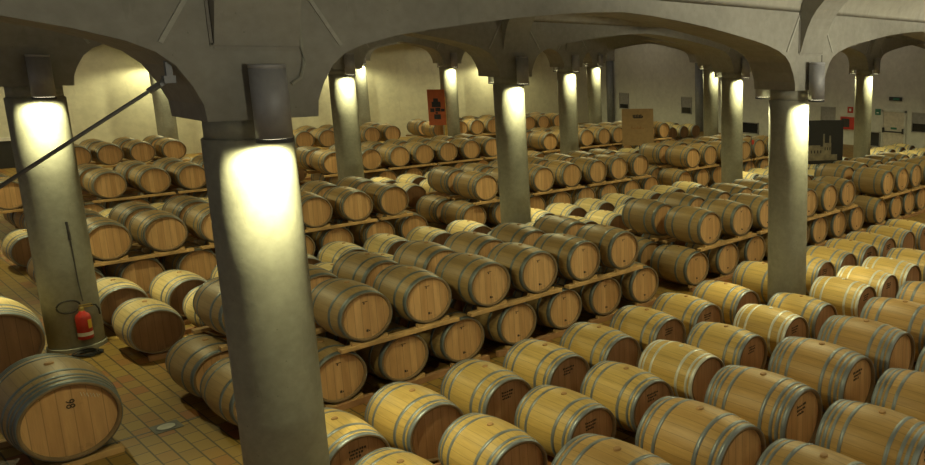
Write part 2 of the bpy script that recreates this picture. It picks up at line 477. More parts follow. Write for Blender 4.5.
# ------------------------------------------------------------------ barrel meshes
def rad(y): return RB - (RB - RE) * (2 * y / BL) ** 2
INS = 0.035
def staves_bm(bm=None, mi=(0, 1)):
    bm = bm or bmesh.new()
    ys = [-BL / 2 + BL * k / 18 for k in range(19)]
    n = 48
    prof = [(rad(-BL / 2) - 0.024, -BL / 2 + INS + 0.01), (rad(-BL / 2) - 0.022, -BL / 2 + 0.002), (rad(-BL / 2) - 0.004, -BL / 2)]
    prof += [(rad(y), y) for y in ys[0:1]] + [(rad(y), y) for y in ys[1:]]
    prof += [(rad(BL / 2) - 0.004, BL / 2), (rad(BL / 2) - 0.022, BL / 2 - 0.002), (rad(BL / 2) - 0.024, BL / 2 - INS - 0.01)]
    prof[3] = (rad(-BL / 2 + 0.004), -BL / 2 + 0.004); prof[21] = (rad(BL / 2 - 0.004), BL / 2 - 0.004)
    rings = lathe(bm, prof, n, 'Y', centre=(0, 0, RB), mi=mi[0])
    nf = len(prof) - 1
    bm.faces.ensure_lookup_table()
    for k, f in enumerate(bm.faces[-nf * n:]):
        q = k // n
        if q < 3 or q >= nf - 3: f.material_index = mi[1]
    return bm
def head_bm(side, bm=None, mi=0):
    bm = bm or bmesh.new()
    y = side * (BL / 2 - INS); r = RE - 0.023
    lathe(bm, [(r, y), (0.001, y + side * 0.002)], 48, 'Y', centre=(0, 0, RB), mi=mi)
    lathe(bm, [(r, y - side * 0.012), (r, y)], 48, 'Y', centre=(0, 0, RB), mi=mi)
    return bm
def hoop_bm(y0, y1, bm=None, mi=0):
    bm = bm or bmesh.new(); e = 0.0035
    ys = [y0, (y0 + y1) / 2, y1]
    prof = [(rad(y0) - 0.001, y0)] + [(rad(y) + e, y) for y in ys] + [(rad(y1) - 0.001, y1)]
    lathe(bm, prof, 48, 'Y', centre=(0, 0, RB), mi=mi)
    return bm
def bung_bm(bm=None, mi=0):
    bm = bm or bmesh.new()
    lathe(bm, [(0.03, 2 * RB - 0.006), (0.03, 2 * RB + 0.006), (0.024, 2 * RB + 0.012), (0.001, 2 * RB + 0.013)], 14, 'Z', mi=mi)
    return bm
H6 = [(0.003, 0.052), (0.080, 0.112), (0.220, 0.260)]
H4 = [(0.002, 0.066), (0.222, 0.266)]
H8 = [(0.003, 0.050), (0.070, 0.104), (0.130, 0.162), (0.235, 0.272)]
def hoop_list(hs):
    return [(-BL / 2 + a, -BL / 2 + b) for a, b in hs] + [(BL / 2 - b, BL / 2 - a) for a, b in hs]
STYLES = {  # staves, heads, hoop material, hoops, bung
 'new': ('new_oak', 'brown_head', 'hoop', H6, 'bung'),
 'new8': ('new_oak', 'brown_head', 'hoop', H8, 'bung'),
 'newbright': ('new_oak', 'brown_head', 'hoop_bright', H6, 'bung_white'),
 'pale': ('pale_oak', 'shaded_head', 'hoop', H6, 'bung'),
 'aged': ('aged_oak', 'light_head', 'hoop_dark', H4, 'bung'),
 'tan': ('tan_oak', 'light_head', 'hoop_dark', H6, 'bung'),
 'hog': ('hog_oak', 'light_head', 'hoop', H6, 'bung'),
 'hog8': ('hog_oak', 'light_head', 'hoop', H8, 'bung'),
 'bigpale': ('pale_oak', 'shaded_head', 'hoop', H8, 'bung'),
 'big': ('aged_oak', 'light_head', 'hoop_dark', H8, 'bung'),
}
PARTS, LITE = {}, {}
def build_style(st):
    sv, hd, hp, hs, bg = STYLES[st]
    ps = [('staves', mesh_from(staves_bm(), 'staves', [M[sv], M['chime']], True)),
          ('head', mesh_from(head_bm(-1), 'head', M[hd])), ('head', mesh_from(head_bm(1), 'head', M[hd]))]
    for a, b in hoop_list(hs): ps.append(('hoop', mesh_from(hoop_bm(a, b), 'hoop', M[hp], True)))
    ps.append(('bung', mesh_from(bung_bm(), 'bung', M[bg])))
    PARTS[st] = ps
    bm = bmesh.new(); staves_bm(bm, (0, 1)); head_bm(-1, bm, 2); head_bm(1, bm, 2)
    for a, b in hoop_list(hs): hoop_bm(a, b, bm, 3)
    bung_bm(bm, 4)
    LITE[st] = mesh_from(bm, 'barrel', [M[sv], M['chime'], M[hd], M[hp], M[bg]], True)
    for p in LITE[st].polygons: p.use_smooth = p.material_index in (0, 3)
for s_ in STYLES: build_style(s_)

# ------------------------------------------------------------------ where the barrels stand
def rng(a, b, s=0.8):
    out = []; x = a
    while x <= b + 1e-6: out.append(round(x, 3)); x += s
    return out
LOOK = {'new': 'golden oak barrel', 'new8': 'golden oak barrel with eight hoops', 'newbright': 'golden oak barrel with whitish hoops', 'pale': 'pale yellow oak barrel',
        'aged': 'weathered dark oak barrel', 'tan': 'tan oak barrel', 'big': 'oversized oak barrel', 'hog': 'large golden oak barrel', 'hog8': 'large golden oak barrel with eight hoops'}
ZF, ZLO, ZHI = 0.042, 0.050, 0.70           # height of a barrel's underside: floor row, bottom tier, top tier
ROWS = []   # (row id, y centre, z, us, style, phrase)
def row(rid, y, z, us, st, phrase, lite=False): ROWS.append((rid, y, z, us, st, phrase, lite))
# floor rows before the nearest stack
row('F4', 3.26, 0.03, [2.97, 3.97, 4.97, 5.97, 6.97, 7.97], 'hog', 'floor row closest to the camera')
row('F3', 4.67, 0.03, [3.99, 4.98, 5.97, 7.06, 8.05, 9.05, 10.05], 'hog', 'second closest floor row')
row('F2', 6.11, ZF, [2.88, 3.72, 4.55, 5.37, 6.22, 7.05, 7.97, 8.66, 9.76, 10.52, 11.29, 12.1], 'new', 'floor row before the nearest column line')
row('F1', 7.36, ZF, [2.90, 3.66, 4.46, 5.25, 6.04, 6.88, 7.63, 8.45, 9.70, 10.55, 11.26, 11.98, 12.73, 13.49, 14.25], 'new', 'floor row against the nearest double stack')
sec = ('left', 'middle', 'right')
def stack(name, yf, yb, lo, hi, phrase, st, lite=False, skip_back_lo=False):
    for k, (l, h) in enumerate(zip(lo, hi)):
        for t_, us, z in (('lower', l, ZLO), ('upper', h, ZHI)):
            row(f'{name}f{t_}{k}', yf, z, us, st, f'{t_} tier, {sec[k]} part of {phrase}', lite)
            if t_ == 'lower' and skip_back_lo: continue
            row(f'{name}b{t_}{k}', yb, z, us, st, f'back {t_} tier, {sec[k]} part of {phrase}', lite)
R1lo = [[2.88, 3.68, 4.43, 5.20, 6.0, 6.8, 7.58, 8.38], [9.61, 10.46, 11.26, 12.0, 12.75, 13.5, 14.25, 15.01], [16.08, 16.85, 17.57, 18.3, 19.05, 19.8]]
R1hi = [[4.02, 4.80, 5.63, 6.40, 7.18, 7.98], [10.0, 10.9, 11.68, 12.38, 13.09, 13.84, 14.59], [16.41, 17.14, 17.91, 18.68, 19.45]]
stack('R1', 9.46, 10.60, R1lo, R1hi, 'nearest stack', 'aged')
row('R1x', 10.60, ZHI, [3.22], 'aged', 'back row end of the nearest stack')
R2lo = [[2.80, 3.57, 4.34, 5.15, 5.88, 6.61, 7.42, 8.14], [9.52, 10.32, 11.13, 11.88, 12.67, 13.43, 14.2, 14.95], [16.29, 17.04, 17.78, 18.55, 19.32, 20.08, 20.8]]
R2hi = [[3.2, 3.95, 4.72, 5.5, 6.27, 7.03, 7.77], [9.86, 10.63, 11.41, 12.25, 13.08, 13.8, 14.55], [16.63, 17.41, 18.25, 19.05, 19.8, 20.55]]
stack('R2', 16.15, 17.28, R2lo, R2hi, 'second stack', 'tan')
R3lo = [rng(3.5, 7.6), [9.9, 10.83, 11.61, 12.35, 13.11, 13.88, 14.65], [16.05, 16.85, 17.65, 18.42, 19.15, 19.9, 20.7, 21.5, 22.3]]
R3hi = [[3.07, 3.87, 4.70, 5.52, 6.25, 7.05, 7.85], [9.45, 10.42, 11.24, 11.98, 12.72, 13.51, 14.26], [16.45, 17.25, 18.05, 18.8, 19.5, 20.3, 21.1, 21.9]]
stack('R3', 22.65, 23.78, R3lo, R3hi, 'third stack', 'tan', True)
R4lo = [rng(5.05, 8.2, .77), rng(10.9, 14.8, .77), rng(15.75, 22.5, .77)]
R4hi = [[5.45, 6.15, 6.9, 7.65], [11.25, 12.0, 12.75, 13.5, 14.24], [16.09, 16.94, 17.65, 18.36, 19.2, 20.1, 20.82, 21.6]]
stack('R4', 28.95, 30.08, R4lo, R4hi, 'farthest stack', 'tan', True, True)
def nocol(us, y, j):
    return [u for u in us if all(math.hypot(max(0, abs(u - ci(i)) - RB), max(0, abs(y - cj(j)) - BL / 2)) > RC + 0.02 for i in range(5))]
row('G1', 12.90, ZF, nocol(rng(2.9, 27.5, .8), 12.90, 1), 'pale', 'floor row behind the nearest stack')
row('G2', 14.22, ZF, nocol(rng(2.86, 27.5, .8), 14.22, 1), 'pale', 'floor row before the second stack')
row('G3', 19.65, ZF, nocol(rng(2.85, 26.0, .8), 19.65, 2), 'pale', 'floor row behind the second stack', True)
row('G4', 20.9, ZF, nocol(rng(2.85, 26.0, .8), 20.9, 2), 'pale', 'floor row before the third stack', True)
row('G5', 26.1, ZF, nocol(rng(5.0, 28.0, .8), 26.1, 3), 'pale', 'floor row behind the third stack', True)
row('G6', 27.4, ZF, nocol(rng(5.0, 28.0, .8), 27.4, 3), 'pale', 'floor row before the farthest stack', True)

row('GL', 14.5, ZF, [2.93], 'pale', 'floor tucked close behind the extinguisher column')

ORD = 'first second third fourth fifth sixth seventh eighth ninth tenth eleventh twelfth thirteenth fourteenth fifteenth sixteenth seventeenth eighteenth nineteenth twentieth'.split()
ORD += ['twenty-' + o for o in ORD[:9]] + ['thirtieth'] + ['thirty-' + o for o in ORD[:9]]
STYLE_AT = {('F2', 4): 'newbright', ('F2', 6): 'newbright', ('F2', 8): 'newbright', ('F2', 9): 'newbright', ('F2', 10): 'newbright', ('F3', 2): 'hog8', ('F3', 3): 'hog8', ('F3', 4): 'hog8', ('F4', 3): 'hog8', ('F4', 4): 'hog8'}
SHIFT = {('F1', 8): 0.26}      # stands a little behind its row, clear of the column
SCALE = {'hog': 1.14, 'hog8': 1.14, 'new': 0.957, 'newbright': 0.957, 'pale': 0.957, 'aged': 0.962, 'tan': 0.962}
#SEL0  (barrels the camera cannot see are left out; the least visible ones form one mass)
DROP_RUNS = [(0, 1), (214, 214), (218, 218), (227, 227), (232, 232), (241, 241), (270, 270), (273, 273), (275, 278), (294, 296), (304, 304), (308, 313), (316, 316), (319, 319), (322, 322), (324, 326), (329, 332), (337, 337), (342, 342), (346, 346), (406, 406), (409, 413), (416, 434), (438, 440), (444, 448), (452, 456), (460, 462), (464, 482), (486, 509)]
STUFF_RUNS = [(49, 49), (53, 55), (78, 83), (102, 109), (124, 124), (129, 130), (133, 134), (140, 140), (147, 148), (161, 166), (184, 184), (187, 187), (190, 194), (206, 206), (212, 212), (220, 220), (224, 225), (242, 246), (263, 263), (267, 267), (271, 272), (274, 274), (284, 284), (297, 298), (327, 328), (343, 343), (347, 347), (351, 351), (354, 357), (361, 368), (370, 375), (379, 379), (396, 397), (399, 400), (407, 408), (437, 437), (443, 443), (449, 449), (451, 451), (458, 459)]
DROP = {i for a, b in DROP_RUNS for i in range(a, b + 1)}
STUFF = {i for a, b in STUFF_RUNS for i in range(a, b + 1)}
#SEL1
BARRELS = []
for rid, y, z, us, st, phrase, lite in ROWS:
    for k, u in enumerate(us):
        BARRELS.append((len(BARRELS), u, y + SHIFT.get((rid, k), 0), z, STYLE_AT.get((rid, k), st), rid, k, phrase, lite))
stamp_bm = None
def stamp_mesh(rnd):
    """small ink marks near the upper edge of a head"""
    bm = bmesh.new(); y = -(BL / 2 - INS) - 0.004
    for r in range(3):
        x = -0.07 + rnd.uniform(-.01, .01); z = RB + 0.15 - r * 0.035
        while x < 0.07 - 0.02 * r:
            w = rnd.uniform(0.008, 0.02)
            box(bm, x, x + w, y, y + 0.003, z, z + rnd.uniform(0.014, 0.024)); x += w + rnd.uniform(0.004, 0.012)
    return mesh_from(bm, 'stamp', M['ink'])
rs = random.Random(3)
STAMPS = [stamp_mesh(rs) for _ in range(4)]
bm = bmesh.new(); box(bm, -0.03, 0.03, -(BL / 2 - INS) - 0.004, -(BL / 2 - INS), RB + 0.175, RB + 0.183); box(bm, -0.02, -0.005, -(BL / 2 - INS) - 0.004, -(BL / 2 - INS), RB + 0.15, RB + 0.17); box(bm, -0.012, 0.012, -(BL / 2 - INS) - 0.004, -(BL / 2 - INS), RB - 0.2, RB - 0.17); box(bm, 0.02, 0.03, -(BL / 2 - INS) - 0.004, -(BL / 2 - INS), RB - 0.2, RB - 0.18)
STAMP_LOW = mesh_from(bm, 'stamp', M['ink'])
PROTO = {}
def make_barrel(st, lite):
    if lite:
        return link(bpy.data.objects.new('wine_barrel', LITE[st])), []
    r = empty('wine_barrel'); ch = []
    for nm, me in PARTS[st]: ch.append(link(bpy.data.objects.new(nm, me), r))
    return r, ch
def place(st, lite, x, y, z, rz, ry=0.0):
    key = (st, lite)
    if key not in PROTO:
        r, ch = make_barrel(st, lite); PROTO[key] = (r, ch)
    else:
        p, pc = PROTO[key]
        r = p.copy(); COL.objects.link(r); ch = []
        for c in pc:
            d = c.copy(); d.parent = r; COL.objects.link(d); ch.append(d)
    for k_ in ('label', 'group', 'category'):
        if k_ in r: del r[k_]
    r.location = (x, y, z); r.rotation_euler = (0, 0, rz)
    return r
jr = random.Random(11)
stuff_items = []; COUNT = {}
for key, u, y, z, st, rid, k, phrase, lite in BARRELS:
    rz = jr.gauss(0, 0.012); dy = jr.uniform(-.02, .02)
    if key in DROP: continue
    if key not in STUFF: COUNT[rid] = COUNT.get(rid, -1) + 1
    if key in STUFF:
        stuff_items.append((st, u, y + dy, z, rz)); continue
    r = place(st, lite, u, y + dy, z, rz)
    k_ = SCALE.get(st, 1.0); r.scale = (k_, k_, k_)
    if not lite:
        if rid[0] == 'F' and k % 3 != 1: link(bpy.data.objects.new('stamp', STAMPS[k % 4]), r)
        elif rid.startswith('R1f'): link(bpy.data.objects.new('stamp', STAMP_LOW), r)
    tag(r, f'{LOOK[st]}, {ORD[COUNT[rid]]} from left, {phrase}', 'barrel', 'barrels in the ' + phrase)
if stuff_items:
    bm = bmesh.new(); mats = []
    # one mass of the farthest barrels
    for st, u, y, z, rz in stuff_items:
        me = LITE[st]; off = len(bm.verts); nf = len(bm.faces)
        idx = []
        for m in me.materials:
            if m not in mats: mats.append(m)
            idx.append(mats.index(m))
        bm.from_mesh(me); bm.verts.ensure_lookup_table(); bm.faces.ensure_lookup_table()
        mt = Matrix.Translation((u, y, z)) @ Matrix.Rotation(rz, 4, 'Z') @ Matrix.Scale(SCALE.get(st, 1.0), 4)
        for v in bm.verts[off:]: v.co = mt @ v.co
        for f in bm.faces[nf:]: f.material_index = idx[f.material_index]
    me = bpy.data.meshes.new('distant_barrels'); bm.to_mesh(me); bm.free()
    for m in mats: me.materials.append(m)
    o = link(bpy.data.objects.new('distant_barrels', me))
    tag(o, 'barrels barely glimpsed in the gaps between and behind the stacked rows', 'barrels', kind='stuff')

# two oversized barrels in the aisle
def big_barrel(x, y, label, marks, st='big'):
    r = empty('wine_barrel', (x, y, 0.03)); r.scale = (1.3, 1.3, 1.3)
    for nm, me in PARTS[st]: link(bpy.data.objects.new(nm, me), r)
    tag(r, label, 'barrel')
    if marks:
        cu = bpy.data.curves.new('stamp', 'FONT'); cu.body = '98'; cu.size = 0.075; cu.extrude = 0.0015; cu.align_x = 'CENTER'
        cu.materials.append(M['ink'])
        tmp = bpy.data.objects.new('t', cu); me = bpy.data.meshes.new_from_object(tmp); bpy.data.objects.remove(tmp)
        o = link(bpy.data.objects.new('stamp', me), r); o.rotation_euler = (PI / 2, PI / 2, 0); o.location = (-0.01, -(BL / 2 - INS) - 0.004, RB + 0.13)
        bm = bmesh.new()
        y0 = -(BL / 2 - INS) - 0.0045
        for k in range(6):
            x0 = 0.08 + k * 0.018
            tube(bm, [(x0, y0, RB + 0.20 - k * .008), (x0 + 0.006, y0, RB + 0.165 - k * .008)] + ([(x0 + .016, y0, RB + .185 - k * .008)] if k % 2 else []), 0.002, 4)
        ob('chalk_mark', bm, M['chalk'], r)
big_barrel(1.50, 10.36, 'oversized oak barrel with chalk marks lying in the tiled aisle', True)
big_barrel(1.50, 13.60, 'oversized oak barrel cut by the frame, beside the extinguisher column', False, 'bigpale')

# ------------------------------------------------------------------ wooden rails under the barrels
RAILM = {}
def rail_mesh(ln, h, mat, side, upper):
    k = (round(ln, 2), round(h, 3), mat, side, upper)
    if k not in RAILM:
        bm = bmesh.new()
        if upper:       # a board with a deeper lip along its outer edge
            y0, y1 = sorted((side * -0.03, side * 0.065)); bevel_box(bm, -ln / 2, ln / 2, y0, y1, 0, h)
            y0, y1 = sorted((side * 0.034, side * 0.072)); bevel_box(bm, -ln / 2, ln / 2, y0, y1, -0.006, h + 0.002)
        else: bevel_box(bm, -ln / 2, ln / 2, -0.024, 0.05 if side > 0 else 0.024, 0, h) if side > 0 else bevel_box(bm, -ln / 2, ln / 2, -0.05, 0.024, 0, h)
        RAILM[k] = mesh_from(bm, 'rail', M[mat])
    return RAILM[k]
def wedge_mesh(s):
    bm = bmesh.new()
    v = [bm.verts.new(p) for p in ((0, -.03, 0), (s * .12, -.03, 0), (s * .12, -.03, .05), (0, .02, 0), (s * .12, .02, 0), (s * .12, .02, .05))]
    for f in ((0, 1, 2), (3, 5, 4), (0, 3, 4, 1), (1, 4, 5, 2), (0, 2, 5, 3)): bm.faces.new([v[i] for i in f])
    return mesh_from(bm, 'wedge', M['rail'])
WG = {1: wedge_mesh(1), -1: wedge_mesh(-1)}
WEDGE_ROWS = ('F', 'R1f', 'R2f')
first_id = 0
for rid, y, z, us, st, phrase, lite in ROWS:
    base_id = first_id; first_id += len(us)
    n = 0; q = 0
    while q < len(us):
        grp = [us[q]]
        if q + 1 < len(us) and us[q + 1] - us[q] < 1.2 and (rid, q) not in SHIFT: grp.append(us[q + 1])
        idx = list(range(q, q + len(grp)))
        q += len(grp); n += 1
        if all(base_id + k in DROP or base_id + k in STUFF for k in idx): n -= 1; continue
        ks_ = SCALE.get(st, 1.0)
        ov = 0.345 if rid[0] == 'R' else 0.17
        x0, x1 = grp[0] - (ov if (z > 0.5 or idx[0]) else 0.15) * ks_, grp[-1] + ov * ks_
        zr = z + 0.030 * ks_                     # underside of the hoops near the barrel ends
        if z > 0.5: h, zb = 0.044, zr - 0.045
        else: h = zr - 0.002; zb = 0.0
        r = empty('barrel_rack', ((x0 + x1) / 2, y + SHIFT.get((rid, idx[0]), 0), zb))
        mat = 'rail' if z > 0.5 else 'rail_red'
        for sd in (-1, 1):
            o = link(bpy.data.objects.new('rail', rail_mesh(x1 - x0, h, mat, sd, z > 0.5)), r); o.location.y = sd * 0.432 * ks_
        if rid.startswith(WEDGE_ROWS):
            for u in grp:
                for s in (-1, 1):
                    o = link(bpy.data.objects.new('wedge', WG[s]), r); o.location = (u - (x0 + x1) / 2 + s * 0.085, -0.455 * ks_, h)
        tag(r, f'wooden barrel rail, {ORD[n - 1]} from left, under {phrase}', 'rack', 'rails under the ' + phrase)
for y, lab in ((10.36, 'pale wooden rail under the chalk-marked oversized barrel'), (13.60, 'wooden rail under the oversized barrel beside the extinguisher column')):
    r = empty('barrel_rack', (1.5, y, 0))
    for yy in (-0.53, 0.53):
        bm = bmesh.new(); bevel_box(bm, -0.50, 0.36, -0.05, 0.05, 0, 0.066); o = ob('rail', bm, M['rail'], r); o.location.y = yy
    tag(r, lab, 'rack')

# ------------------------------------------------------------------ extinguisher column fittings
ex, ey = 2.36, cj(1) - RC - 0.10
r = empty('fire_extinguisher', (ex, ey, 0.20))
bm = bmesh.new(); lathe(bm, [(0.078, 0), (0.082, 0.02), (0.082, 0.30), (0.07, 0.34), (0.035, 0.37), (0.03, 0.39)], 28, cap0=True, cap1=True); ob('cylinder', bm, M['red'], r, True)
bm = bmesh.new(); lathe(bm, [(0.083, 0.05), (0.0835, 0.05), (0.0835, 0.10), (0.083, 0.10)], 28, closed=True); ob('label_band', bm, M['white'], r)
bm = bmesh.new()
seg = [(0.0832 * math.sin(a), -0.0832 * math.cos(a)) for a in [0.35 + 0.14 * k for k in range(6)]]
lo = [bm.verts.new((x, y, 0.15)) for x, y in seg]; hi = [bm.verts.new((x, y, 0.27)) for x, y in seg]
for k in range(5): bm.faces.new((lo[k], lo[k + 1], hi[k + 1], hi[k]))
ob('yellow_sticker', bm, M['yellow'], r)
bm = bmesh.new(); lathe(bm, [(0.028, 0.39), (0.028, 0.43), (0.018, 0.45)], 16, cap0=True, cap1=True); box(bm, -0.02, 0.12, -0.012, 0.012, 0.43, 0.445); box(bm, -0.02, 0.11, -0.012, 0.012, 0.46, 0.472); ob('valve', bm, M['brass'], r)
bm = bmesh.new(); hp = []
for k in range(25):
    a = -0.6 + k * (2 * PI + .2) / 24
    hp.append((-0.12 + 0.12 * math.cos(a), 0.02, 0.47 + 0.085 * math.sin(a)))
tube(bm, [(0.0, 0, 0.42)] + hp, 0.011, 8); ob('hose', bm, M['black'], r)
bm = bmesh.new(); tube(bm, [(0.10, 0, 0.45), (0.15, 0, 0.44), (0.175, 0, 0.38), (0.18, 0, 0.30)], 0.01, 8); ob('nozzle', bm, M['black'], r)
bm = bmesh.new(); box(bm, -0.03, 0.03, 0.075, 0.097, 0.24, 0.30); ob('wall_bracket', bm, M['steel'], r)
tag(r, 'red fire extinguisher with coiled black hose hung low on the column', 'fire extinguisher')
bm = bmesh.new(); yy = cj(1) - RC - 0.012
tube(bm, [(2.37, yy - .01, 1.80), (2.38, yy, 1.55)], 0.014, 8); tube(bm, [(2.38, yy, 1.56), (2.385, yy, 1.2), (2.39, yy, 0.95), (2.40, yy - 0.02, 0.70)], 0.007, 8)
tag(ob('hanging_cord', bm, M['steel']), 'dark cord running down the column above the red extinguisher', 'cord')
bm = bmesh.new(); pts = []
for k in range(60):
    a = k * 0.42
    pts.append((2.33 + (0.13 + 0.03 * math.sin(k * .5)) * math.cos(a), 13.38 + 0.12 * math.sin(a) * (1 - .25 * math.cos(.2 * k)), 0.012 + 0.0006 * k))
tube(bm, pts, 0.010, 6)
tag(ob('cable_coil', bm, M['black']), 'black cable coil on the tiles below the fire extinguisher', 'cable')

# floor drain and channel
r = empty('floor_drain', (2.29, 10.09, 0))
bm = bmesh.new(); box(bm, -0.125, 0.125, -0.125, 0.125, 0, 0.006); ob('plate', bm, M['plate'], r)
bm = bmesh.new(); lathe(bm, [(0.10, 0.006), (0.10, 0.010), (0.08, 0.010), (0.08, 0.006)], 28, closed=True); ob('ring', bm, M['steel'], r)
bm = bmesh.new(); lathe(bm, [(0.078, 0.006), (0.078, 0.011), (0.001, 0.012)], 28); ob('lid', bm, M['grate'], r)
tag(r, 'round metal drain cover set in the tiled aisle floor', 'drain')
bm = bmesh.new(); box(bm, 1.75, 2.16, 10.08, 10.10, 0, 0.003); box(bm, 2.42, 2.60, 10.08, 10.10, 0, 0.003)
tag(ob('trim_1', bm, M['steel']), kind='structure')

# steel tie rod under the left arch
r = empty('tie_rod', (1.78, 6.55, 3.88))
bm = bmesh.new(); a = Vector((0.60 - 1.78, 0, 3.06 - 3.88)); b = Vector((-0.03, 0, -0.02))
tube(bm, [a, a * .5 + b * .5, b], 0.012, 10); ob('rod', bm, M['tie'], r)
d = (a - b).normalized()
bm = bmesh.new(); tube(bm, [b + d * 0.11, b - d * 0.0], 0.022, 6); tube(bm, [b + d * .03 + Vector((0, -.04, 0)), b + d * .03 + Vector((0, .04, 0))], 0.012, 8); ob('clevis', bm, M['tie'], r)
bm = bmesh.new(); box(bm, -0.035, 0.03, -0.03, 0.03, -0.03, 0.02); box(bm, -.015, .02, -.02, .02, .0, .14); ob('anchor_plate', bm, M['steel'], r)
tag(r, 'slanting steel tie rod crossing the left archway opening', 'rod')

# cable conduit on the nearest springing block
bm = bmesh.new(); tube(bm, [(2.585, cj(0) - TH - .012, 4.64), (2.585, cj(0) - TH - .012, 4.10), (2.59, cj(0) - TH - .012, 3.98), (2.56, cj(0) - TH - .012, 3.88), (2.49, cj(0) - TH - .012, 3.83)], 0.013, 8)
tag(ob('cable_conduit', bm, M['concrete']), 'thin conduit running down beside the lamp on the nearest column', 'conduit')

# ------------------------------------------------------------------ signs and posters
def board_thing(name, x, y, z0, w, h, rz, label, cat, face, edge, post=None, depth=0.03):
    r = empty(name, (x, y, 0), rz)
    bm = bmesh.new(); box(bm, -w / 2, w / 2, 0, depth, z0, z0 + h); ob('panel', bm, M[face], r)
    if post:
        bm = bmesh.new(); px, pm, pr = post; tube(bm, [(px, depth + .02, 0), (px, depth + .02, z0 + h * .8)], pr, 8); ob('post', bm, M[pm], r)
        bm = bmesh.new(); lathe(bm, [(0.16, 0), (0.16, 0.015), (0.03, 0.03)], 20, cap0=True, cap1=True, centre=(px, depth + .02, 0)); ob('foot', bm, M[pm], r)
    tag(r, label, cat)
    return r
def fbox(r, name, m, rects, y=-0.004):
    bm = bmesh.new()
    for x0, x1, z0, z1 in rects: box(bm, x0, x1, y, 0.0, z0, z1)
    return ob(name, bm, M[m], r)
r = board_thing('board_sign', 17.58, 19.08, 1.06, 1.02, 1.20, -0.62, 'square brown board sign standing between the far barrel stacks', 'sign', 'card', None, (0.05, 'steel', 0.02))
rr = random.Random(5)
fbox(r, 'emblem', 'navy', [(-0.16 + k * .05, -0.16 + k * .05 + .035, 1.97, 2.03 + rr.uniform(0, .05)) for k in range(7)] + [(-.13, .14, 1.95, 1.98)])
fbox(r, 'rule', 'rail_red', [(-.22, .22, 1.86, 1.87), (-.12, .12, 1.45, 1.455)])
fbox(r, 'lettering', 'rail_red', [(-0.21 + k * .047, -0.21 + k * .047 + .03, 1.60, 1.64 + (0.05 if k in (0, 4, 6) else 0)) for k in range(9)])
r = board_thing('castle_poster', 17.62, 11.75, 1.12, 1.14, 1.20, -0.62, 'black poster with a pale castle picture on a stand', 'poster', 'poster', None, (-0.12, 'steel', 0.025))
fbox(r, 'castle_print', 'sepia', [(-.50, -.02, 1.22, 1.60), (-.42, -.1, 1.6, 1.64), (-.02, .22, 1.22, 1.70), (-.02, .03, 1.70, 1.95), (.16, .21, 1.70, 1.90), (.22, .40, 1.22, 1.38)])
fbox(r, 'window_print', 'poster', [(-.46 + k * .09, -.43 + k * .09, 1.42, 1.50) for k in range(5)] + [(.03 + k * .07, .055 + k * .07, 1.5, 1.58) for k in range(3)], -0.007)
r = board_thing('banner', 15.25, 27.2, 1.36, 0.58, 1.30, -0.60, 'orange banner with dark figure-like print beside a far column', 'banner', 'orange', None, (0.26, 'post', 0.05))
fbox(r, 'print', 'navy', [(-.16, .14, 2.02, 2.22), (-.10, .06, 2.22, 2.34), (-.22, -.08, 1.84, 1.98), (-.05, .12, 1.86, 2.0), (.14, .26, 1.86, 1.96), (-.10, .12, 1.58, 1.76), (-.05, .03, 1.78, 1.84)])
r = empty('sign_stand', (18.78, 15.25, 0))
bm = bmesh.new(); tube(bm, [(0, 0, 0), (0, 0, 1.53)], 0.012, 8); ob('pole', bm, M['steel'], r)
bm = bmesh.new(); lathe(bm, [(0.14, 0), (0.14, 0.015), (0.02, 0.025)], 20, cap0=True, cap1=True); ob('foot', bm, M['steel'], r)
bm = bmesh.new(); box(bm, 0.02, 0.13, -0.006, 0.006, 1.28, 1.42); ob('tag', bm, M['red'], r)
tag(r, 'thin pole stand with a small red tag before the second stack', 'stand')

# ------------------------------------------------------------------ right wall: windows, door, signs
def rwin(n, y0, y1, z0, z1, split=0.42):
    r = empty(f'window_{n}', (XR, (y0 + y1) / 2, z0)); w = abs(y1 - y0); h = z1 - z0
    bm = bmesh.new()
    for a, b, c, d in ((-w / 2, -w / 2 + .04, 0, h), (w / 2 - .04, w / 2, 0, h), (-w / 2, w / 2, 0, .04), (-w / 2, w / 2, h - .04, h)): box(bm, -0.05, 0.0, a, b, c, d)
    ob('frame', bm, M['frame'], r)
    if split < 1:
        bm = bmesh.new(); box(bm, -0.03, 0, -w / 2 + .04, w / 2 - .04, h * split, h - .04); ob('shutter', bm, M['shutter'], r)
    bm = bmesh.new(); box(bm, -0.02, 0, -w / 2 + .04, w / 2 - .04, .04, h * min(split, 1) if split < 1 else h - .04); ob('pane', bm, M['glass'], r)
    tag(r, kind='structure')
rwin(1, 34.40, 33.62, 0.87, 1.78, .3)
rwin(2, 29.48, 28.72, 0.85, 1.76, .38)
rwin(3, 25.25, 24.15, 0.10, 0.68, 1)
rwin(4, 20.42, 19.62, 0.55, 1.68, .44)
rwin(5, 17.72, 17.20, 0.02, 0.70, 1)
rwin(6, 15.66, 14.55, 0.80, 1.66, .45)
r = empty('door_1', (XR, 16.53, 0))
bm = bmesh.new(); box(bm, -0.04, 0, -.52, .52, 0, 1.62); ob('leaf', bm, M['door'], r)
bm = bmesh.new(); box(bm, -0.07, 0, -.60, -.52, 0, 1.70); box(bm, -0.07, 0, .52, .60, 0, 1.70); box(bm, -0.07, 0, -.60, .60, 1.62, 1.70); ob('frame', bm, M['plaster_grey'], r)
bm = bmesh.new(); tube(bm, [(-0.12, -.48, .76), (-0.12, .48, .76)], 0.025, 8); box(bm, -.15, -.04, -.52, -.46, .70, .92); box(bm, -.15, -.04, .46, .52, .70, .92); ob('panic_bar', bm, M['black'], r)
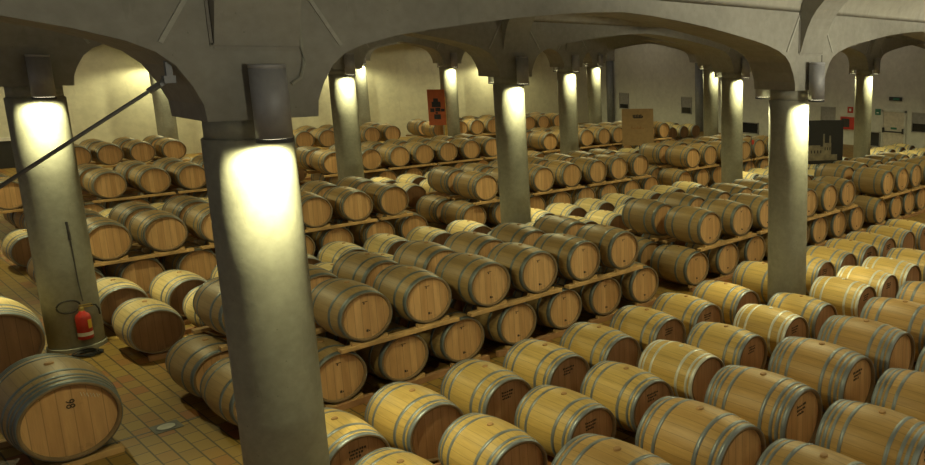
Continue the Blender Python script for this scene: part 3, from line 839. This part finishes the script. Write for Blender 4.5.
bm = bmesh.new(); box(bm, -.05, -.04, -.16, .14, .86, .95); ob('plate', bm, M['green'], r)
tag(r, kind='structure')
def wallbox(name, y0, y1, z0, z1, m, label, cat, extra=None, d=0.06):
    r = empty(name, (XR, (y0 + y1) / 2, z0)); w = abs(y1 - y0)
    bm = bmesh.new(); box(bm, -d, 0, -w / 2, w / 2, 0, z1 - z0); ob('body', bm, M[m], r)
    if extra:
        for nm, mm, a, b, c, e in extra:
            bm = bmesh.new(); box(bm, -d - .012, -d, a, b, c, e); ob(nm, bm, M[mm], r)
    tag(r, label, cat)
wallbox('alarm_box', 19.25, 18.50, 0.72, 1.28, 'red', 'red hose cabinet on the wall between poster and column', 'cabinet', [('window', 'black', -.12, .30, .10, .48)], .15)
wallbox('fire_sign', 18.96, 18.66, 1.46, 1.74, 'red', 'small red sign above the red wall cabinet', 'sign', [('symbol', 'white', -.05, .05, .08, .2)], .02)
wallbox('exit_lamp', 16.80, 16.18, 2.12, 2.28, 'navy', 'dark emergency light box above the white door', 'lamp', [('symbol', 'green', -.2, .1, .03, .13)])
wallbox('exit_sign', 17.50, 17.22, 1.45, 1.72, 'green', 'small green exit sign beside the white door', 'sign', [('symbol', 'white', -.05, .06, .08, .12)], .02)
for y, lab in ((34.95, 'grey drainpipe in the far wall corner'), (28.0, 'grey drainpipe on the wall right of the brown board')):
    bm = bmesh.new(); lathe(bm, [(0.21, 0), (0.21, 3.56)], 20, cap0=True, cap1=True, centre=(XR - 0.22, y, 0)); tag(ob('drainpipe', bm, M['pipe'], None, True), lab, 'pipe')
r = empty('door_2', (4.6, YB, 0))
bm = bmesh.new(); box(bm, -.75, .75, -.04, 0, 0, .92); ob('leaf', bm, M['black'], r)
bm = bmesh.new(); box(bm, -.85, .85, -.10, 0, .92, 1.03); ob('lintel', bm, M['white'], r)
tag(r, kind='structure')

# ------------------------------------------------------------------ wash lights without fixtures, added to brighten the walls
def fill(name, loc, rot, sx, sy, e, c):
    l = bpy.data.lights.new(name, 'AREA'); l.shape = 'RECTANGLE'; l.size = sx; l.size_y = sy; l.energy = e; l.color = c
    o = link(bpy.data.objects.new(name, l)); o.location = loc; o.rotation_euler = rot; return o
for k in range(0, 4):
    x = ci(k) - 3.49 if k else 1.0
    fill('wall_fill', (x + 3.0 * (k == 0), 31.9, 5.3), (math.radians(76), 0, 0), 5.0, 0.4, FILL_B, (1.0, 0.91, 0.60))
for k in range(1, 5):
    fill('wall_fill', (26.8, cj(k) - DV / 2, 5.3), (math.radians(76), 0, -PI / 2), 3.0, 0.4, FILL_R, (1.0, 0.90, 0.74))

# ------------------------------------------------------------------ light from the open hall behind the camera
w = bpy.data.worlds.new('World'); scene.world = w; w.use_nodes = True
w.node_tree.nodes['Background'].inputs[0].default_value = (1.0, 0.95, 0.82, 1)
w.node_tree.nodes['Background'].inputs[1].default_value = 0.15

# ------------------------------------------------------------------ camera
W, H = 925, 465
f, p, ro, ya, hh, cx, cy = 774.012, 0.19100, 0.01200, 0.63700, 4.097, 785.28, 203.18
fw = Vector((math.cos(ya) * math.cos(p), math.sin(ya) * math.cos(p), -math.sin(p)))
right = Vector((math.sin(ya), -math.cos(ya), 0)); up = right.cross(fw)
r2 = math.cos(ro) * right + math.sin(ro) * up; u2 = -math.sin(ro) * right + math.cos(ro) * up
cam = bpy.data.cameras.new('camera'); co = link(bpy.data.objects.new('camera', cam))
m = Matrix((r2, u2, -fw)).transposed().to_4x4(); m.translation = Vector((0, 0, hh)); co.matrix_world = m
cam.sensor_fit = 'HORIZONTAL'; cam.sensor_width = 36.0; cam.lens = f / W * 36.0
cam.shift_x = (W / 2 - cx) / W; cam.shift_y = (cy - H / 2) / W
cam.clip_end = 200
scene.camera = co
scene.view_settings.view_transform = 'Standard'
scene.view_settings.look = 'None'
scene.view_settings.exposure = 0.0
scene.view_settings.gamma = 1.0
scene.view_settings.use_curve_mapping = False
